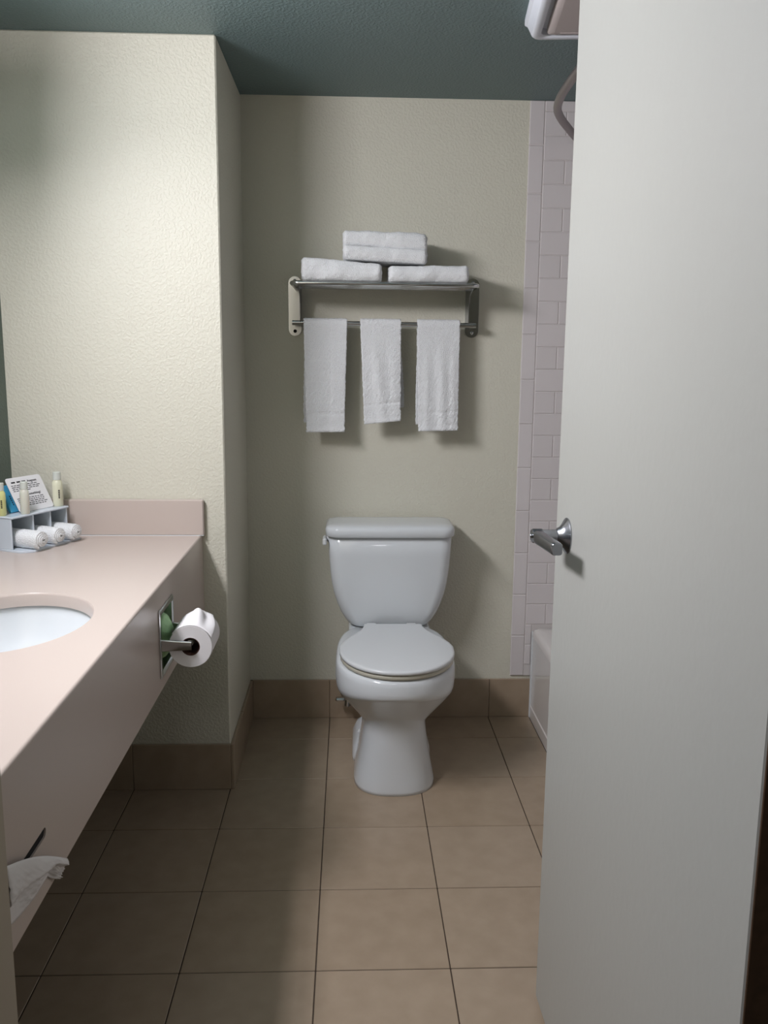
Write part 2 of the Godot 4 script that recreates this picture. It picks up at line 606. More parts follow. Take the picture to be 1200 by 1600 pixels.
func vanity():
	var t := thing("vanity_counter", "pink beige wall-hung vanity counter with deep apron and oval sink at left", "vanity counter", P(-0.72, 0.571, 1.76))
	# top and apron as one profile with a rounded nose, run along the depth
	var prof: Array[Vector2] = [Vector2(XL, 0.798), Vector2(CX - 0.022, 0.798), Vector2(CX - 0.022, 0.574), Vector2(CX - 0.019, 0.571), Vector2(CX - 0.003, 0.571), Vector2(CX, 0.574)]
	for i in 7:
		var a := PI / 2 * i / 6.0
		prof.append(Vector2(CX - 0.006 + 0.006 * cos(a), CY - 0.006 + 0.006 * sin(a)))
	prof.append(Vector2(XL, CY))
	var rings := []
	for d in [0.902, DF]:
		var r := PackedVector3Array()
		for q in prof:
			r.append(P(q.x, q.y, d))
		rings.append(r)
	var g := Geo.new()
	var tt := PackedVector3Array()
	loft(g, rings, [], false, false)
	for i in g.g.size():
		g.g[i] = -1
	var combo := CSGCombiner3D.new()
	combo.name = "countertop"
	combo.position = -t.position
	combo.material_override = M["pink beige solid surface"]
	t.add_child(combo)
	var body := csg(g)
	body.name = "slab"
	combo.add_child(body)
	var cut := Geo.new()
	loft(cut, [oval(0.75, 0.0), oval(CY - 0.005, 0.0), oval(CY - 0.0015, 0.0015), oval(CY + 0.004, 0.006)])
	var hole := csg(cut, CSGShape3D.OPERATION_SUBTRACTION)
	hole.name = "sink_cutout"
	combo.add_child(hole)
	cut = Geo.new()
	span(cut, CX - 0.05, CX + 0.05, 0.618, 0.760, 2.000, 2.132)
	hole = csg(cut, CSGShape3D.OPERATION_SUBTRACTION)
	hole.name = "paper_recess_cutout"
	combo.add_child(hole)
	cut = Geo.new()
	var slot := rrect(0.150, 0.015, 0.007)
	var sr := []
	for x in [CX - 0.05, CX + 0.05]:
		var r := PackedVector3Array()
		for q in slot:
			r.append(P(x, 0.665 + q.y + 0.6 * q.x * q.x, 1.132 + q.x))
		sr.append(r)
	loft(cut, sr)
	hole = csg(cut, CSGShape3D.OPERATION_SUBTRACTION)
	hole.name = "tissue_slot_cutout"
	combo.add_child(hole)
	# backsplash on the far wall
	g = Geo.new()
	span(g, XL, -0.4385, CY, 0.9365, DF - 0.021, DF, 0.003)
	obj("backsplash", g, M["pink beige solid surface"], t)
	# caulk bead
	g = Geo.new()
	span(g, XL, -0.4385, CY, CY + 0.0018, DF - 0.0228, DF - 0.0205)
	obj("caulk", g, M["white plastic"], t)
	# undermount basin
	g = Geo.new()
	var br := []
	for q in [[0.797, -0.030], [0.797, 0.006], [0.790, 0.004], [0.765, -0.004], [0.735, -0.014], [0.705, -0.032], [0.682, -0.060], [0.668, -0.095], [0.664, -0.135]]:
		if q[1] > -0.02 or q[0] < 0.797:
			br.append(oval(q[0], q[1]))
	var outer := []
	for q in [[0.650, -0.135], [0.655, -0.09], [0.668, -0.05], [0.695, -0.018], [0.735, 0.002], [0.775, 0.014], [0.792, 0.028], [0.797, 0.028]]:
		outer.append(oval(q[0], q[1]))
	br.reverse()
	var all := br + []
	outer.reverse()
	all += outer
	loft(g, all)
	var sink := obj("sink_basin", g, M["white china"], t)
	g = Geo.new()
	lathe(g, P(-0.70, 0.6645, 1.735), Vector3.UP, [[0.004, 0.0005], [0.020, 0.0015], [0.022, 0.0005], [0.022, -0.002]], 24)
	obj("drain", g, M["chrome"], sink)
	# near-black plug painted for the shade inside the slot
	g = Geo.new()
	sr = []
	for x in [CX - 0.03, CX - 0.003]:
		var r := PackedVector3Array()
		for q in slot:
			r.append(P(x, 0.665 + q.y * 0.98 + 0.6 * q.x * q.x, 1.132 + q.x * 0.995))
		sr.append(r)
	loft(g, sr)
	obj("slot_shade", g, M["dark hole"], t)
	# dark box behind the tissue slot
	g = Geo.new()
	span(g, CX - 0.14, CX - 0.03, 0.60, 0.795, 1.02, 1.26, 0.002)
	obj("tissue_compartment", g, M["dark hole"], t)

func oval(y: float, grow: float) -> PackedVector3Array:
	var o := PackedVector3Array()
	for i in 64:
		var a := TAU * i / 64
		o.append(P(-0.70 + (0.168 + grow) * cos(a), y, 1.735 + (0.212 + grow) * sin(a)))
	return o

# ---------------------------------------------------------------- door
func door():
	var hinge := P(0.4199, 0, 0.8087)
	var free := P(0.4029, 0, 1.6609)
	var t := Node3D.new()
	t.name = "door_1"
	t.position = hinge
	add_child(t)
	tag(t, "pale off-white flat bathroom door standing open at right with a chrome lever", "door", "", "structure")
	var along := (free - hinge).normalized()
	var side := Vector3(-along.z, 0, along.x)   # away from the face we see
	if side.x < 0:
		side = -side
	var wid := hinge.distance_to(free)
	var b := Basis(along, Vector3.UP, side)
	var mid := (hinge + free) / 2 + side * 0.0225
	var g := Geo.new()
	block(g, mid + Vector3(0, 1.022, 0) + along * 0.001, Vector3(wid - 0.004, 2.02, 0.045), 0.002, b)
	obj("door_panel", g, M["painted door"], t)
	g = Geo.new()
	block(g, hinge + side * 0.0225 + along * 0.0005 + Vector3(0, 1.022, 0), Vector3(0.003, 2.018, 0.0435), 0.0008, b)
	tag(obj("edge_strip", g, M["dark brown door edge"], t), "dark brown hinge edge of the door")  # thin dark brown strip along the hinge edge
	for y in [0.25, 1.05, 1.80]:
		g = Geo.new()
		block(g, hinge - along * 0.001 + side * 0.024 + Vector3(0, y, 0), Vector3(0.003, 0.09, 0.032), 0.0008, b)
		block(g, hinge - along * 0.004 + side * 0.047 + Vector3(0, y, 0), Vector3(0.010, 0.09, 0.010), 0.003, b)
		obj("hinge", g, M["satin chrome"], t)
	# lever handle
	var hc := hinge + along * (wid - 0.081) + Vector3(0, 1.037, 0)
	var n := -side
	g = Geo.new()
	lathe(g, hc, n, [[0.0335, 0.0], [0.0335, 0.002], [0.031, 0.004], [0.024, 0.008], [0.017, 0.014], [0.0145, 0.019], [0.0135, 0.020]], 36, [1])
	var h := obj("handle", g, M["satin chrome"], t)
	tag(h, "satin chrome lever handle with round cone rose")
	g = Geo.new()
	lathe(g, hc, n, [[0.0118, 0.018], [0.0118, 0.046], [0.0135, 0.048], [0.0135, 0.064], [0.0125, 0.066]], 24, [2])
	obj("neck", g, M["satin chrome"], h)
	g = Geo.new()
	var lr := []
	for q in [[-0.0155, 0.30], [-0.0148, 0.75], [-0.008, 1.0], [0.02, 0.98], [0.06, 0.95], [0.100, 0.93], [0.1085, 0.92], [0.110, 0.84]]:
		var r := PackedVector3Array()
		for s in rrect(0.0205 * q[1], 0.0235 * q[1], 0.005 * q[1], 3):
			r.append(hc - along * q[0] + n * (0.0575 + s.x - 0.10 * maxf(q[0], 0)) + Vector3(0, s.y - 0.02 * maxf(q[0], 0), 0))
		lr.append(r)
	loft(g, lr)
	obj("lever", g, M["satin chrome"], h)
	g = Geo.new()
	lathe(g, hc + along * 0.0 , n, [[0.0045, 0.066], [0.0045, 0.0685], [0.0035, 0.0695]], 16)
	obj("lock_button", g, M["satin chrome"], h)

# ---------------------------------------------------------------- bathtub
func bathtub():
	var t := thing("bathtub", "white bathtub with plain apron beyond the toilet, half hidden by the door", "bathtub", P(1.07, 0, 2.40))
	var x0 := TUBX
	var x1 := 1.448
	var d0 := 1.602
	var d1 := DB - 0.0085
	var H := 0.3587
	var rings := []
	for q in [[0.0, 0.0, 0.004], [0.046, 0.0, 0.004], [0.050, 0.003, 0.006], [0.322, 0.003, 0.010], [0.326, 0.0, 0.012], [H - 0.016, 0.0, 0.014], [H - 0.006, 0.005, 0.016], [H, 0.016, 0.018], [H, 0.065, 0.06], [H - 0.006, 0.078, 0.07], [H - 0.03, 0.088, 0.08], [0.16, 0.11, 0.11], [0.10, 0.14, 0.12], [0.085, 0.19, 0.1]]:
		rings.append(flat_ring(rrect(x1 - x0 - 2 * q[1], d1 - d0 - 2 * q[1], q[2], 6), q[0], (x0 + x1) / 2, (d0 + d1) / 2))
	var g := Geo.new()
	loft(g, rings, [1, 2, 3, 4])
	obj("tub_body", g, M["tub enamel"], t)
	g = Geo.new()
	span(g, x0 - 0.0025, x0 + 0.006, 0.0, H - 0.016, d1 - 0.009, d1 + 0.001, 0.001)
	obj("caulk_joint", g, M["white plastic"], t)

# ---------------------------------------------------------------- toilet
func toilet():
	var cx := 0.1475
	var t := thing("toilet", "white two-piece toilet with closed lid standing against the back wall", "toilet", P(cx, 0, 2.8))
	var ch: Material = M["white china"]
	var g := Geo.new()
	var rings := []
	# y at the sides, rise at the front, half width, front, back, roundness
	for q in [[0.000, 0.0, 0.1310, 2.553, 3.000, 2.5], [0.012, 0.0, 0.1310, 2.553, 3.000, 2.5], [0.045, 0.0, 0.1240, 2.557, 2.995, 2.45], [0.085, 0.004, 0.1165, 2.560, 2.990, 2.4], [0.130, 0.015, 0.1085, 2.562, 2.985, 2.35], [0.170, 0.032, 0.1030, 2.563, 2.985, 2.3], [0.203, 0.046, 0.1000, 2.562, 2.99, 2.3], [0.211, 0.046, 0.1030, 2.557, 3.00, 2.3],
		[0.229, 0.046, 0.1170, 2.543, 3.01, 2.3], [0.255, 0.044, 0.1385, 2.521, 3.02, 2.3], [0.280, 0.041, 0.1580, 2.498, 3.03, 2.3], [0.300, 0.038, 0.1730, 2.479, 3.03, 2.25], [0.312, 0.035, 0.1815, 2.468, 3.04, 2.2], [0.322, 0.031, 0.1870, 2.460, 3.04, 2.2], [0.340, 0.022, 0.1905, 2.456, 3.04, 2.2], [0.366, 0.008, 0.1920, 2.455, 3.04, 2.2], [0.395, 0.0, 0.1910, 2.456, 3.04, 2.2], [0.408, 0.0, 0.1890, 2.459, 3.04, 2.2], [0.414, 0.0, 0.1850, 2.464, 3.035, 2.2], [0.416, 0.0, 0.178, 2.471, 3.03, 2.2]]:
		var r := egg(q[0], cx, 2.692, q[2], q[3], q[4], q[5], 72, 3.2)
		for i in r.size():
			r[i].y += q[1] * pow(maxf(0.0, -sin(TAU * i / 72)), 1.4)
		rings.append(r)
	loft(g, rings, [], false, true, false)
	obj("bowl", g, ch, t)
	# rear deck that carries the tank
	g = Geo.new()
	var dk := []
	for q in [[0.20, 0.17, 0.05], [0.30, 0.21, 0.05], [0.36, 0.285, 0.04], [0.404, 0.292, 0.035], [0.412, 0.288, 0.033], [0.415, 0.276, 0.03]]:
		dk.append(flat_ring(rrect(q[1], 0.25, q[2]), q[0], cx - 0.004, 3.025))
	loft(g, dk)
	obj("rear_deck", g, ch, t)
	# trapway bulge low at the back with a bolt cap each side
	g = Geo.new()
	dk = []
	for q in [[0.0, 0.268, 0.268, 0.06], [0.012, 0.268, 0.268, 0.06], [0.045, 0.262, 0.262, 0.06], [0.075, 0.235, 0.25, 0.06], [0.095, 0.19, 0.22, 0.06], [0.102, 0.12, 0.16, 0.05]]:
		dk.append(flat_ring(rrect(q[1], q[2], q[3]), q[0], cx - 0.002, 2.90))
	loft(g, dk, [], false, true, false)
	var tr := obj("trapway", g, ch, t)
	for s in [-1, 1]:
		g = Geo.new()
		lathe(g, P(cx + s * 0.105, 0.06, 2.87), Vector3.UP, [[0.015, 0.0], [0.015, 0.012], [0.012, 0.022], [0.006, 0.027], [0.001, 0.028]], 20)
		obj("bolt_cap", g, M["white plastic"], tr)
	# seat ring and lid
	g = Geo.new()
	loft(g, [lid_ring(0.4165, 0.96, cx), lid_ring(0.420, 0.985, cx), lid_ring(0.429, 0.985, cx), lid_ring(0.432, 0.97, cx)])
	obj("seat", g, M["cream plastic"], t)
	g = Geo.new()
	loft(g, [lid_ring(0.4335, 0.98, cx), lid_ring(0.4355, 1.0, cx), lid_ring(0.4425, 1.0, cx), lid_ring(0.4455, 0.992, cx), lid_ring(0.4470, 0.978, cx), lid_ring(0.4476, 0.95, cx)], [], false, true, true)
	obj("lid", g, M["white plastic"], t)
	for s in [-1, 1]:
		g = Geo.new()
		block(g, P(cx + s * 0.07, 0.428, 2.955), Vector3(0.04, 0.026, 0.03), 0.006)
		obj("hinge_post", g, M["white plastic"], t)
	# tank: flat-backed, tapering to rounded lower corners
	var tx := 0.142
	g = Geo.new()
	dk = []
	for q in [[0.4190, 0.130, 2.998], [0.4215, 0.138, 2.992], [0.430, 0.1470, 2.986], [0.446, 0.1580, 2.981], [0.47, 0.1715, 2.977], [0.50, 0.1840, 2.974], [0.54, 0.1965, 2.971], [0.58, 0.2045, 2.969], [0.62, 0.2095, 2.967], [0.68, 0.2140, 2.965], [0.7555, 0.2170, 2.963]]:
		var r := PackedVector3Array()
		var back := 3.150
		for s in rrect(q[1] * 2, back - q[2], 0.042, 7):
			var bow := 0.012 * (1.0 - pow(s.x / q[1], 2.0)) if s.y < 0 else 0.0
			r.append(P(tx + s.x, q[0], (back + q[2]) / 2 + s.y - bow))
		dk.append(r)
	loft(g, dk, [], false, true, false)
	var tank := obj("tank", g, ch, t)
	g = Geo.new()
	dk = []
	for q in [[0.750, -0.004], [0.7525, 0.0], [0.774, 0.001], [0.783, -0.003], [0.788, -0.012], [0.7905, -0.03], [0.7915, -0.06]]:
		var r := PackedVector3Array()
		for s in rrect(0.4500 + 2 * q[1], 0.212 + 2 * q[1], 0.045 + q[1] * 0.5, 7):
			var bow := 0.014 * (1.0 - pow(s.x / 0.226, 2.0)) if s.y < 0 else 0.0
			r.append(P(tx + s.x, q[0], 3.054 + s.y - bow))
		dk.append(r)
	loft(g, dk, [], false, true, false)
	obj("tank_lid", g, ch, t)
	# flush lever on the left side of the tank
	g = Geo.new()
	lathe(g, P(tx - 0.212, 0.733, 3.02), Vector3.LEFT, [[0.012, 0.0], [0.012, 0.006], [0.008, 0.008], [0.008, 0.012]], 20)
	block(g, P(tx - 0.2285, 0.731, 3.000), Vector3(0.014, 0.024, 0.064), 0.004)
	tag(obj("flush_lever", g, M["white plastic"], t), "white flush lever on the tank side")
	# supply valve and hose at the wall
	var sv := thing("water_supply_valve", "small chrome supply valve low on the wall left of the toilet bowl", "valve", P(-0.005, 0.07, 3.12))
	g = Geo.new()
	lathe(g, P(-0.005, 0.10, DB - 0.011), P(0, 0, -1), [[0.028, 0.0], [0.027, 0.004], [0.012, 0.008], [0.009, 0.009], [0.009, 0.055], [0.007, 0.056]], 24)
	obj("escutcheon", g, M["chrome"], sv)
	g = Geo.new()
	tube(g, [P(-0.005, 0.075, 3.11), P(-0.005, 0.13, 3.11)], 0.013, 16)
	block(g, P(-0.034, 0.10, 3.11), Vector3(0.034, 0.014, 0.026), 0.005)
	obj("stop_valve", g, M["chrome"], sv)
	g = Geo.new()
	tube(g, smooth_path([P(-0.005, 0.125, 3.11), P(-0.006, 0.17, 3.115), P(-0.002, 0.24, 3.145), P(0.005, 0.31, 3.164), P(0.020, 0.38, 3.166), P(0.03, 0.43, 3.166)]), 0.006, 12)
	tag(obj("hose", g, M["cardboard core"], sv), "thin brown supply hose")

func lid_ring(y: float, k: float, cx: float) -> PackedVector3Array:
	# keyhole outline: straight hinge edge, shoulders, then an oval front
	var half := [[2.940, 0.101], [2.920, 0.102], [2.895, 0.106], [2.868, 0.1145], [2.835, 0.1300], [2.795, 0.1510], [2.765, 0.1650], [2.735, 0.1760], [2.695, 0.1840], [2.645, 0.1825], [2.600, 0.1740], [2.560, 0.1585], [2.525, 0.1370], [2.497, 0.1110], [2.477, 0.0830], [2.464, 0.0530], [2.458, 0.0260], [2.4565, 0.0]]
	var o := PackedVector3Array()
	var mid := 2.69
	for q in half:
		o.append(P(cx + 0.0045 + q[1] * k, y, mid + (q[0] - mid) * k))
	for i in range(half.size() - 2, -1, -1):
		var q = half[i]
		o.append(P(cx + 0.0045 - q[1] * k, y, mid + (q[0] - mid) * k))
	return o

# ---------------------------------------------------------------- towel rack
func towel_rack():
	var t := thing("towel_rack", "chrome wall rack with a rod shelf above a single towel bar, over the toilet", "towel rack", P(0.12, 1.435, 3.1))
	for s in [0, 1]:
		var x := -0.195 if s == 0 else 0.434
		var g := Geo.new()
		var rr := []
		for q in [[DB - 0.001, 1.0], [DB - 0.004, 1.0], [DB - 0.006, 0.93]]:
			var r := PackedVector3Array()
			for c in rrect(0.049 * q[1], 0.205, 0.0244 * q[1], 6):
				r.append(P(x + c.x, 1.538 + c.y, q[0]))
			rr.append(r)
		loft(g, rr, [1])
		var pl := obj("wall_plate", g, M["chrome"], t)
		# inner flange standing off the wall
		g = Geo.new()
		var sx := x + (0.0235 if s == 0 else -0.0235)
		var fl := []
		for xx in [sx - 0.0012, sx + 0.0012]:
			var r := PackedVector3Array()
			for c in [[3.176, 1.475], [3.10, 1.475], [3.088, 1.487], [3.080, 1.54], [3.06, 1.575], [2.99, 1.590], [2.985, 1.600], [2.99, 1.606], [3.10, 1.612], [3.176, 1.614]]:
				r.append(P(xx, c[1], c[0]))
			fl.append(r)
		loft(g, fl, [], false, false)
		obj("side_bracket", g, M["satin chrome"], pl)
		for y in [1.452, 1.625]:
			g = Geo.new()
			lathe(g, P(x, y, DB - 0.006), P(0, 0, -1), [[0.0062, -0.0005], [0.0062, 0.0012], [0.004, 0.0026], [0.001, 0.003]], 16)
			obj("screw", g, M["dark hole"] if s == 0 and y < 1.5 else M["chrome"], pl)
		g = Geo.new()
		tube(g, [P(x, 1.480, 3.174), P(x, 1.478, 3.10)], 0.0075, 14)
		obj("bar_post", g, M["chrome"], pl)
	# shelf frame: a rod bent round three sides
	var g := Geo.new()
	var y := 1.601
	var path := [P(-0.192, y, 3.175), P(-0.192, y, 2.975)]
	for i in range(1, 6):
		var a := PI / 2 * i / 5.0
		path.append(P(-0.192 + 0.022 * (1 - cos(a)), y, 2.975 - 0.022 * sin(a)))
	for i in 6:
		var a := PI / 2 * i / 5.0
		path.append(P(0.400 + 0.022 * sin(a), y - 0.002, 2.975 - 0.022 * cos(a)))
	path.append(P(0.427, y - 0.002, 3.175))
	tube(g, path, 0.0072, 14)
	obj("shelf_frame", g, M["chrome"], t)
	for d in [2.992, 3.036, 3.080, 3.124]:
		g = Geo.new()
		tube(g, [P(-0.190, y, d), P(0.424, y - 0.002, d)], 0.0055, 12)
		obj("shelf_rod", g, M["chrome"], t)
	g = Geo.new()
	tube(g, [P(-0.200, 1.4785, 3.103), P(0.439, 1.4755, 3.103)], 0.0085, 16)
	obj("towel_bar", g, M["chrome"], t)

# ---------------------------------------------------------------- towels
func fuzz(sd: int, freq: float) -> FastNoiseLite:
	var n := FastNoiseLite.new()
	n.seed = sd
	n.frequency = freq
	n.fractal_octaves = 3
	return n

# folded towel: outline in (d, y) carried along x, ends rounded in
func folded(called: String, label: String, x0: float, x1: float, y0: float, sect: Callable, d0: float, d1: float, sd: int, tilt := 0.0):
	var n := fuzz(sd, 10.0)
	var f := fuzz(sd + 50, 160.0)
	var rings := []
	var m := 48
	for i in m + 1:
		var u := float(i) / m
		var e := minf(u, 1 - u) * (x1 - x0)
		var k := 1.0 if e > 0.014 else sqrt(maxf(0.0, 1.0 - pow(1.0 - e / 0.014, 2.0)))
		k = lerpf(0.80, 1.0, k)
		var x := lerpf(x0, x1, u)
		var r := PackedVector3Array()
		var sec: PackedVector2Array = sect.call(u)
		var c := Vector2.ZERO
		for q in sec:
			c += q
		c /= sec.size()
		for q in sec:
			var w := c + (q - c) * k
			var p := Vector3(x, w.y, w.x)
			var off := n.get_noise_3dv(p * 1.0) * 0.007 + f.get_noise_3dv(p) * 0.0028
			var out := (w - c).normalized() * off
			var yy := y0 + maxf(0.0, w.y + out.y) + tilt * u
			if w.y < 0.002:
				yy = y0 + tilt * u
			r.append(P(x + n.get_noise_3d(w.x * 9, w.y * 9, 3.0) * 0.003 * (1 if i > m / 2 else -1), yy, w.x + out.x))
		rings.append(r)
	var g := Geo.new()
	loft(g, rings, [], false, true, false)
	var o := obj(called, g, M["white terry"])
	tag(o, label, "towel", "folded towels on the rack shelf")

func dense(p: Array, count: int) -> PackedVector2Array:   # the outline resampled to evenly spaced points
	var total := 0.0
	for i in p.size():
		total += p[i].distance_to(p[(i + 1) % p.size()])
	var o := PackedVector2Array()
	var k := 0
	var gone := 0.0
	for c in count:
		var want := total * c / count
		while true:
			var len: float = p[k].distance_to(p[(k + 1) % p.size()])
			if gone + len >= want or k == p.size() - 1:
				o.append(p[k].lerp(p[(k + 1) % p.size()], clampf((want - gone) / maxf(len, 1e-6), 0.0, 1.0)))
				break
			gone += len
			k += 1
	return o

func fold_section(d0: float, d1: float, h: float, lobes: Array) -> PackedVector2Array:
	# front edge is a stack of rounded folds; lobes: [bottom, top, set-back]
	var pts := []
	for L in lobes:
		var r: float = (L[1] - L[0]) / 2
		for i in 9:
			var a := -PI / 2 + PI * i / 8.0
			pts.append(Vector2(d0 + L[2] + minf(r, 0.02) * (1 - cos(a)), (L[0] + L[1]) / 2 + r * sin(a) * 0.985))
	pts.append(Vector2(d1 - 0.012, h))
	pts.append(Vector2(d1, h - 0.012))
	pts.append(Vector2(d1, 0.010))
	pts.append(Vector2(d1 - 0.01, 0.0))
	return dense(pts, 104)

func shelf_towels():
	folded("folded_towel", "folded white towel lying on the left half of the rack shelf", -0.160, 0.103, 1.6092, func(u): return fold_section(2.936, 3.15, 0.075 - 0.020 * u, [[0.0, 0.075 - 0.020 * u, 0.0]]), 2.93, 3.15, 3)
	folded("folded_towel", "folded white towel lying on the right half of the rack shelf", 0.126, 0.390, 1.6085, func(u): return fold_section(2.936, 3.15, 0.050 + 0.004 * u, [[0.0, 0.050 + 0.004 * u, 0.0]]), 2.93, 3.15, 4)
	folded("folded_towel", "thick folded white towel resting on top across the two shelf towels", -0.024, 0.252, 1.6780, func(u): return fold_section(2.944, 3.14, 0.094 + 0.004 * u, [[0.0, 0.046, -0.004], [0.043, 0.094 + 0.004 * u, 0.006 + 0.002 * sin(u * 7)]]), 2.94, 3.14, 8, -0.0135)

func hung(called: String, label: String, xt: Vector2, xb: Vector2, yb: Vector2, back_shift: float, back_up: float, wave: Array, sd: int):
	# a towel folded over the bar: front sheet, saddle, back sheet, one closed skin
	var n := fuzz(sd, 9.0)
	var f := fuzz(sd + 9, 190.0)
	var bar_y := 1.477
	var th := 0.0055
	var m := 36
	var ns := 150
	var rings := []
	for i in m + 1:
		var u := float(i) / m
		var bot := lerpf(yb.x, yb.y, u)
		var outer := PackedVector3Array()
		var inner := PackedVector3Array()
		for side in 2:
			var line := PackedVector3Array()
			for j in ns + 1:
				var s := float(j) / ns   # 0 front hem .. 1 back hem
				var y: float
				var d: float
				var nrm: Vector2
				var fr := 0.0
				var rad := 0.0125
				if s < 0.46:
					fr = 1.0 - s / 0.46
					y = lerpf(bar_y, bot, fr)
					d = 3.103 - rad
					nrm = Vector2(-1, 0)
				elif s < 0.54:
					var a := PI * (s - 0.46) / 0.08
					y = bar_y + rad * sin(a)
					d = 3.103 - rad * cos(a)
					nrm = Vector2(-cos(a), sin(a))
				else:
					fr = (s - 0.54) / 0.46
					y = lerpf(bar_y, bot + back_up, fr)
					d = 3.103 + rad
					nrm = Vector2(1, 0)
				var front := s < 0.5
				var x := lerpf(lerpf(xt.x, xb.x, fr), lerpf(xt.y, xb.y, fr), u)
				var wv := 0.0
				for q in wave:
					wv += q[1] * exp(-pow((u - q[0] - q[3] * fr) / q[2], 2.0)) * smoothstep(0.0, 0.6, fr)
				d += -wv if front else wv * 0.3
				d += 0.004 * fr * (n.get_noise_2d(u * 12, y * 20)) * (1 if front else 0)
				if front:
					d -= 0.012 * fr
				else:
					x += back_shift * smoothstep(0.1, 0.9, fr)
					d += 0.008 * fr
				# woven band and hem near the bottom
				var hb := fr * (bar_y - bot)
				var to_hem := (bar_y - bot) - hb if front else 1.0
				var t := th
				if to_hem < 0.069 and to_hem > 0.061:
					t = th * 0.30
				elif to_hem < 0.061 and to_hem > 0.012:
					t = th * 0.75
				elif to_hem < 0.012:
					t = th * 1.15
				var off := (t if side == 0 else 0.0) + (f.get_noise_3d(x, y, d + side) * 0.0024 if to_hem > 0.07 else 0.0)
				x += n.get_noise_2d(y * 40, sd) * 0.003 * (1.0 if u > 0.5 else -1.0) * absf(u - 0.5) * 2
				line.append(P(x, y + nrm.y * off, d + nrm.x * off))
			if side == 0:
				outer = line
			else:
				inner = line
		inner.reverse()
		var r := outer
		r.append_array(inner)
		rings.append(r)
	var g := Geo.new()
	loft(g, rings, [], false, true, false, true)
	var o := obj(called, g, M["white terry"])
	tag(o, label, "towel", "hand towels hung on the rack bar")

func hung_towels():
	hung("hand_towel", "white hand towel hanging at the left end of the rack bar, longest of the three", Vector2(-0.160, -0.011), Vector2(-0.152, -0.019), Vector2(1.102, 1.104), -0.011, 0.03, [[0.25, 0.003, 0.2, 0.0], [0.8, 0.004, 0.2, 0.0]], 14)
	hung("hand_towel", "white hand towel hanging in the middle of the rack bar, with the shortest drop", Vector2(0.035, 0.176), Vector2(0.050, 0.178), Vector2(1.131, 1.144), 0.014, 0.045, [[0.30, 0.010, 0.16, 0.25], [0.85, 0.006, 0.15, 0.0]], 25)
	hung("hand_towel", "white hand towel hanging at the right end of the rack bar with soft vertical folds", Vector2(0.233, 0.381), Vector2(0.241, 0.380), Vector2(1.108, 1.112), -0.006, 0.02, [[0.22, 0.005, 0.10, 0.0], [0.55, 0.009, 0.12, 0.08], [0.86, 0.005, 0.08, 0.0]], 36)

# ---------------------------------------------------------------- ceiling fan grille, rod, lamps
func ceiling_fan():
	var t := thing("exhaust_fan", "white square exhaust fan with its grille greyed for shade on the teal ceiling above the door", "exhaust fan", P(0.63, 2.18, 2.28))
	var rot := deg_to_rad(-6.0)
	var c := Vector2(0.630, 2.285)
	var put := func(q: Vector2, y: float) -> Vector3:
		var r := q.rotated(rot)
		return P(c.x + r.x, y, c.y + r.y)
	var ring := func(w: float, h: float, rad: float, y: float) -> PackedVector3Array:
		var o := PackedVector3Array()
		for q in rrect(w, h, rad, 4):
			o.append(put.call(q, y))
		return o
	var g := Geo.new()
	loft(g, [ring.call(0.385, 0.36, 0.02, HC), ring.call(0.385, 0.36, 0.02, HC - 0.012), ring.call(0.372, 0.347, 0.02, HC - 0.018), ring.call(0.350, 0.325, 0.022, HC - 0.045), ring.call(0.342, 0.317, 0.024, HC - 0.050), ring.call(0.310, 0.285, 0.022, HC - 0.050), ring.call(0.304, 0.279, 0.022, HC - 0.046), ring.call(0.304, 0.279, 0.022, HC - 0.030)], [1, 2, 3, 6])
	obj("housing", g, M["white fan plastic"], t)
	g = Geo.new()
	loft(g, [ring.call(0.276, 0.258, 0.012, HC - 0.032), ring.call(0.276, 0.258, 0.012, HC - 0.045), ring.call(0.270, 0.252, 0.012, HC - 0.049), ring.call(0.24, 0.22, 0.012, HC - 0.051)], [1])
	var gr := obj("grille", g, M["shaded fan grille"], t)
	for k in [-1, 1]:
		g = Geo.new()
		block(g, put.call(Vector2(0.0, k * 0.108), HC - 0.0512), Vector3(0.21, 0.002, 0.004), 0.0008, Basis(Vector3.UP, rot))
		obj("grille_rib", g, M["shaded fan grille"], gr)

func shower_rod():
	var t := thing("shower_curtain_rod", "curved grey metal shower curtain rod bowing out over the bathtub", "curtain rod", P(0.68, 2.1, 2.4))
	var y := 2.1
	var half := [[0.800, 3.168], [0.776, 3.130], [0.742, 3.060], [0.700, 2.970], [0.655, 2.870], [0.620, 2.770], [0.601, 2.660], [0.593, 2.540], [0.590, 2.400]]
	var pts := []
	for q in half:
		pts.append(P(q[0], y, q[1]))
	for i in range(half.size() - 2, -1, -1):
		pts.append(P(half[i][0], y, 4.776 - half[i][1]))
	var g := Geo.new()
	tube(g, smooth_path(pts, 5), 0.0125, 16)
	obj("rod", g, M["rod metal"], t)
	for s in [[3.172, -1.0], [1.601, 1.0]]:
		g = Geo.new()
		lathe(g, P(0.806, y, s[0]), P(0, 0, s[1]), [[0.032, 0.0], [0.032, 0.004], [0.022, 0.012], [0.016, 0.022]], 24, [1])
		obj("wall_flange", g, M["rod metal"], t)

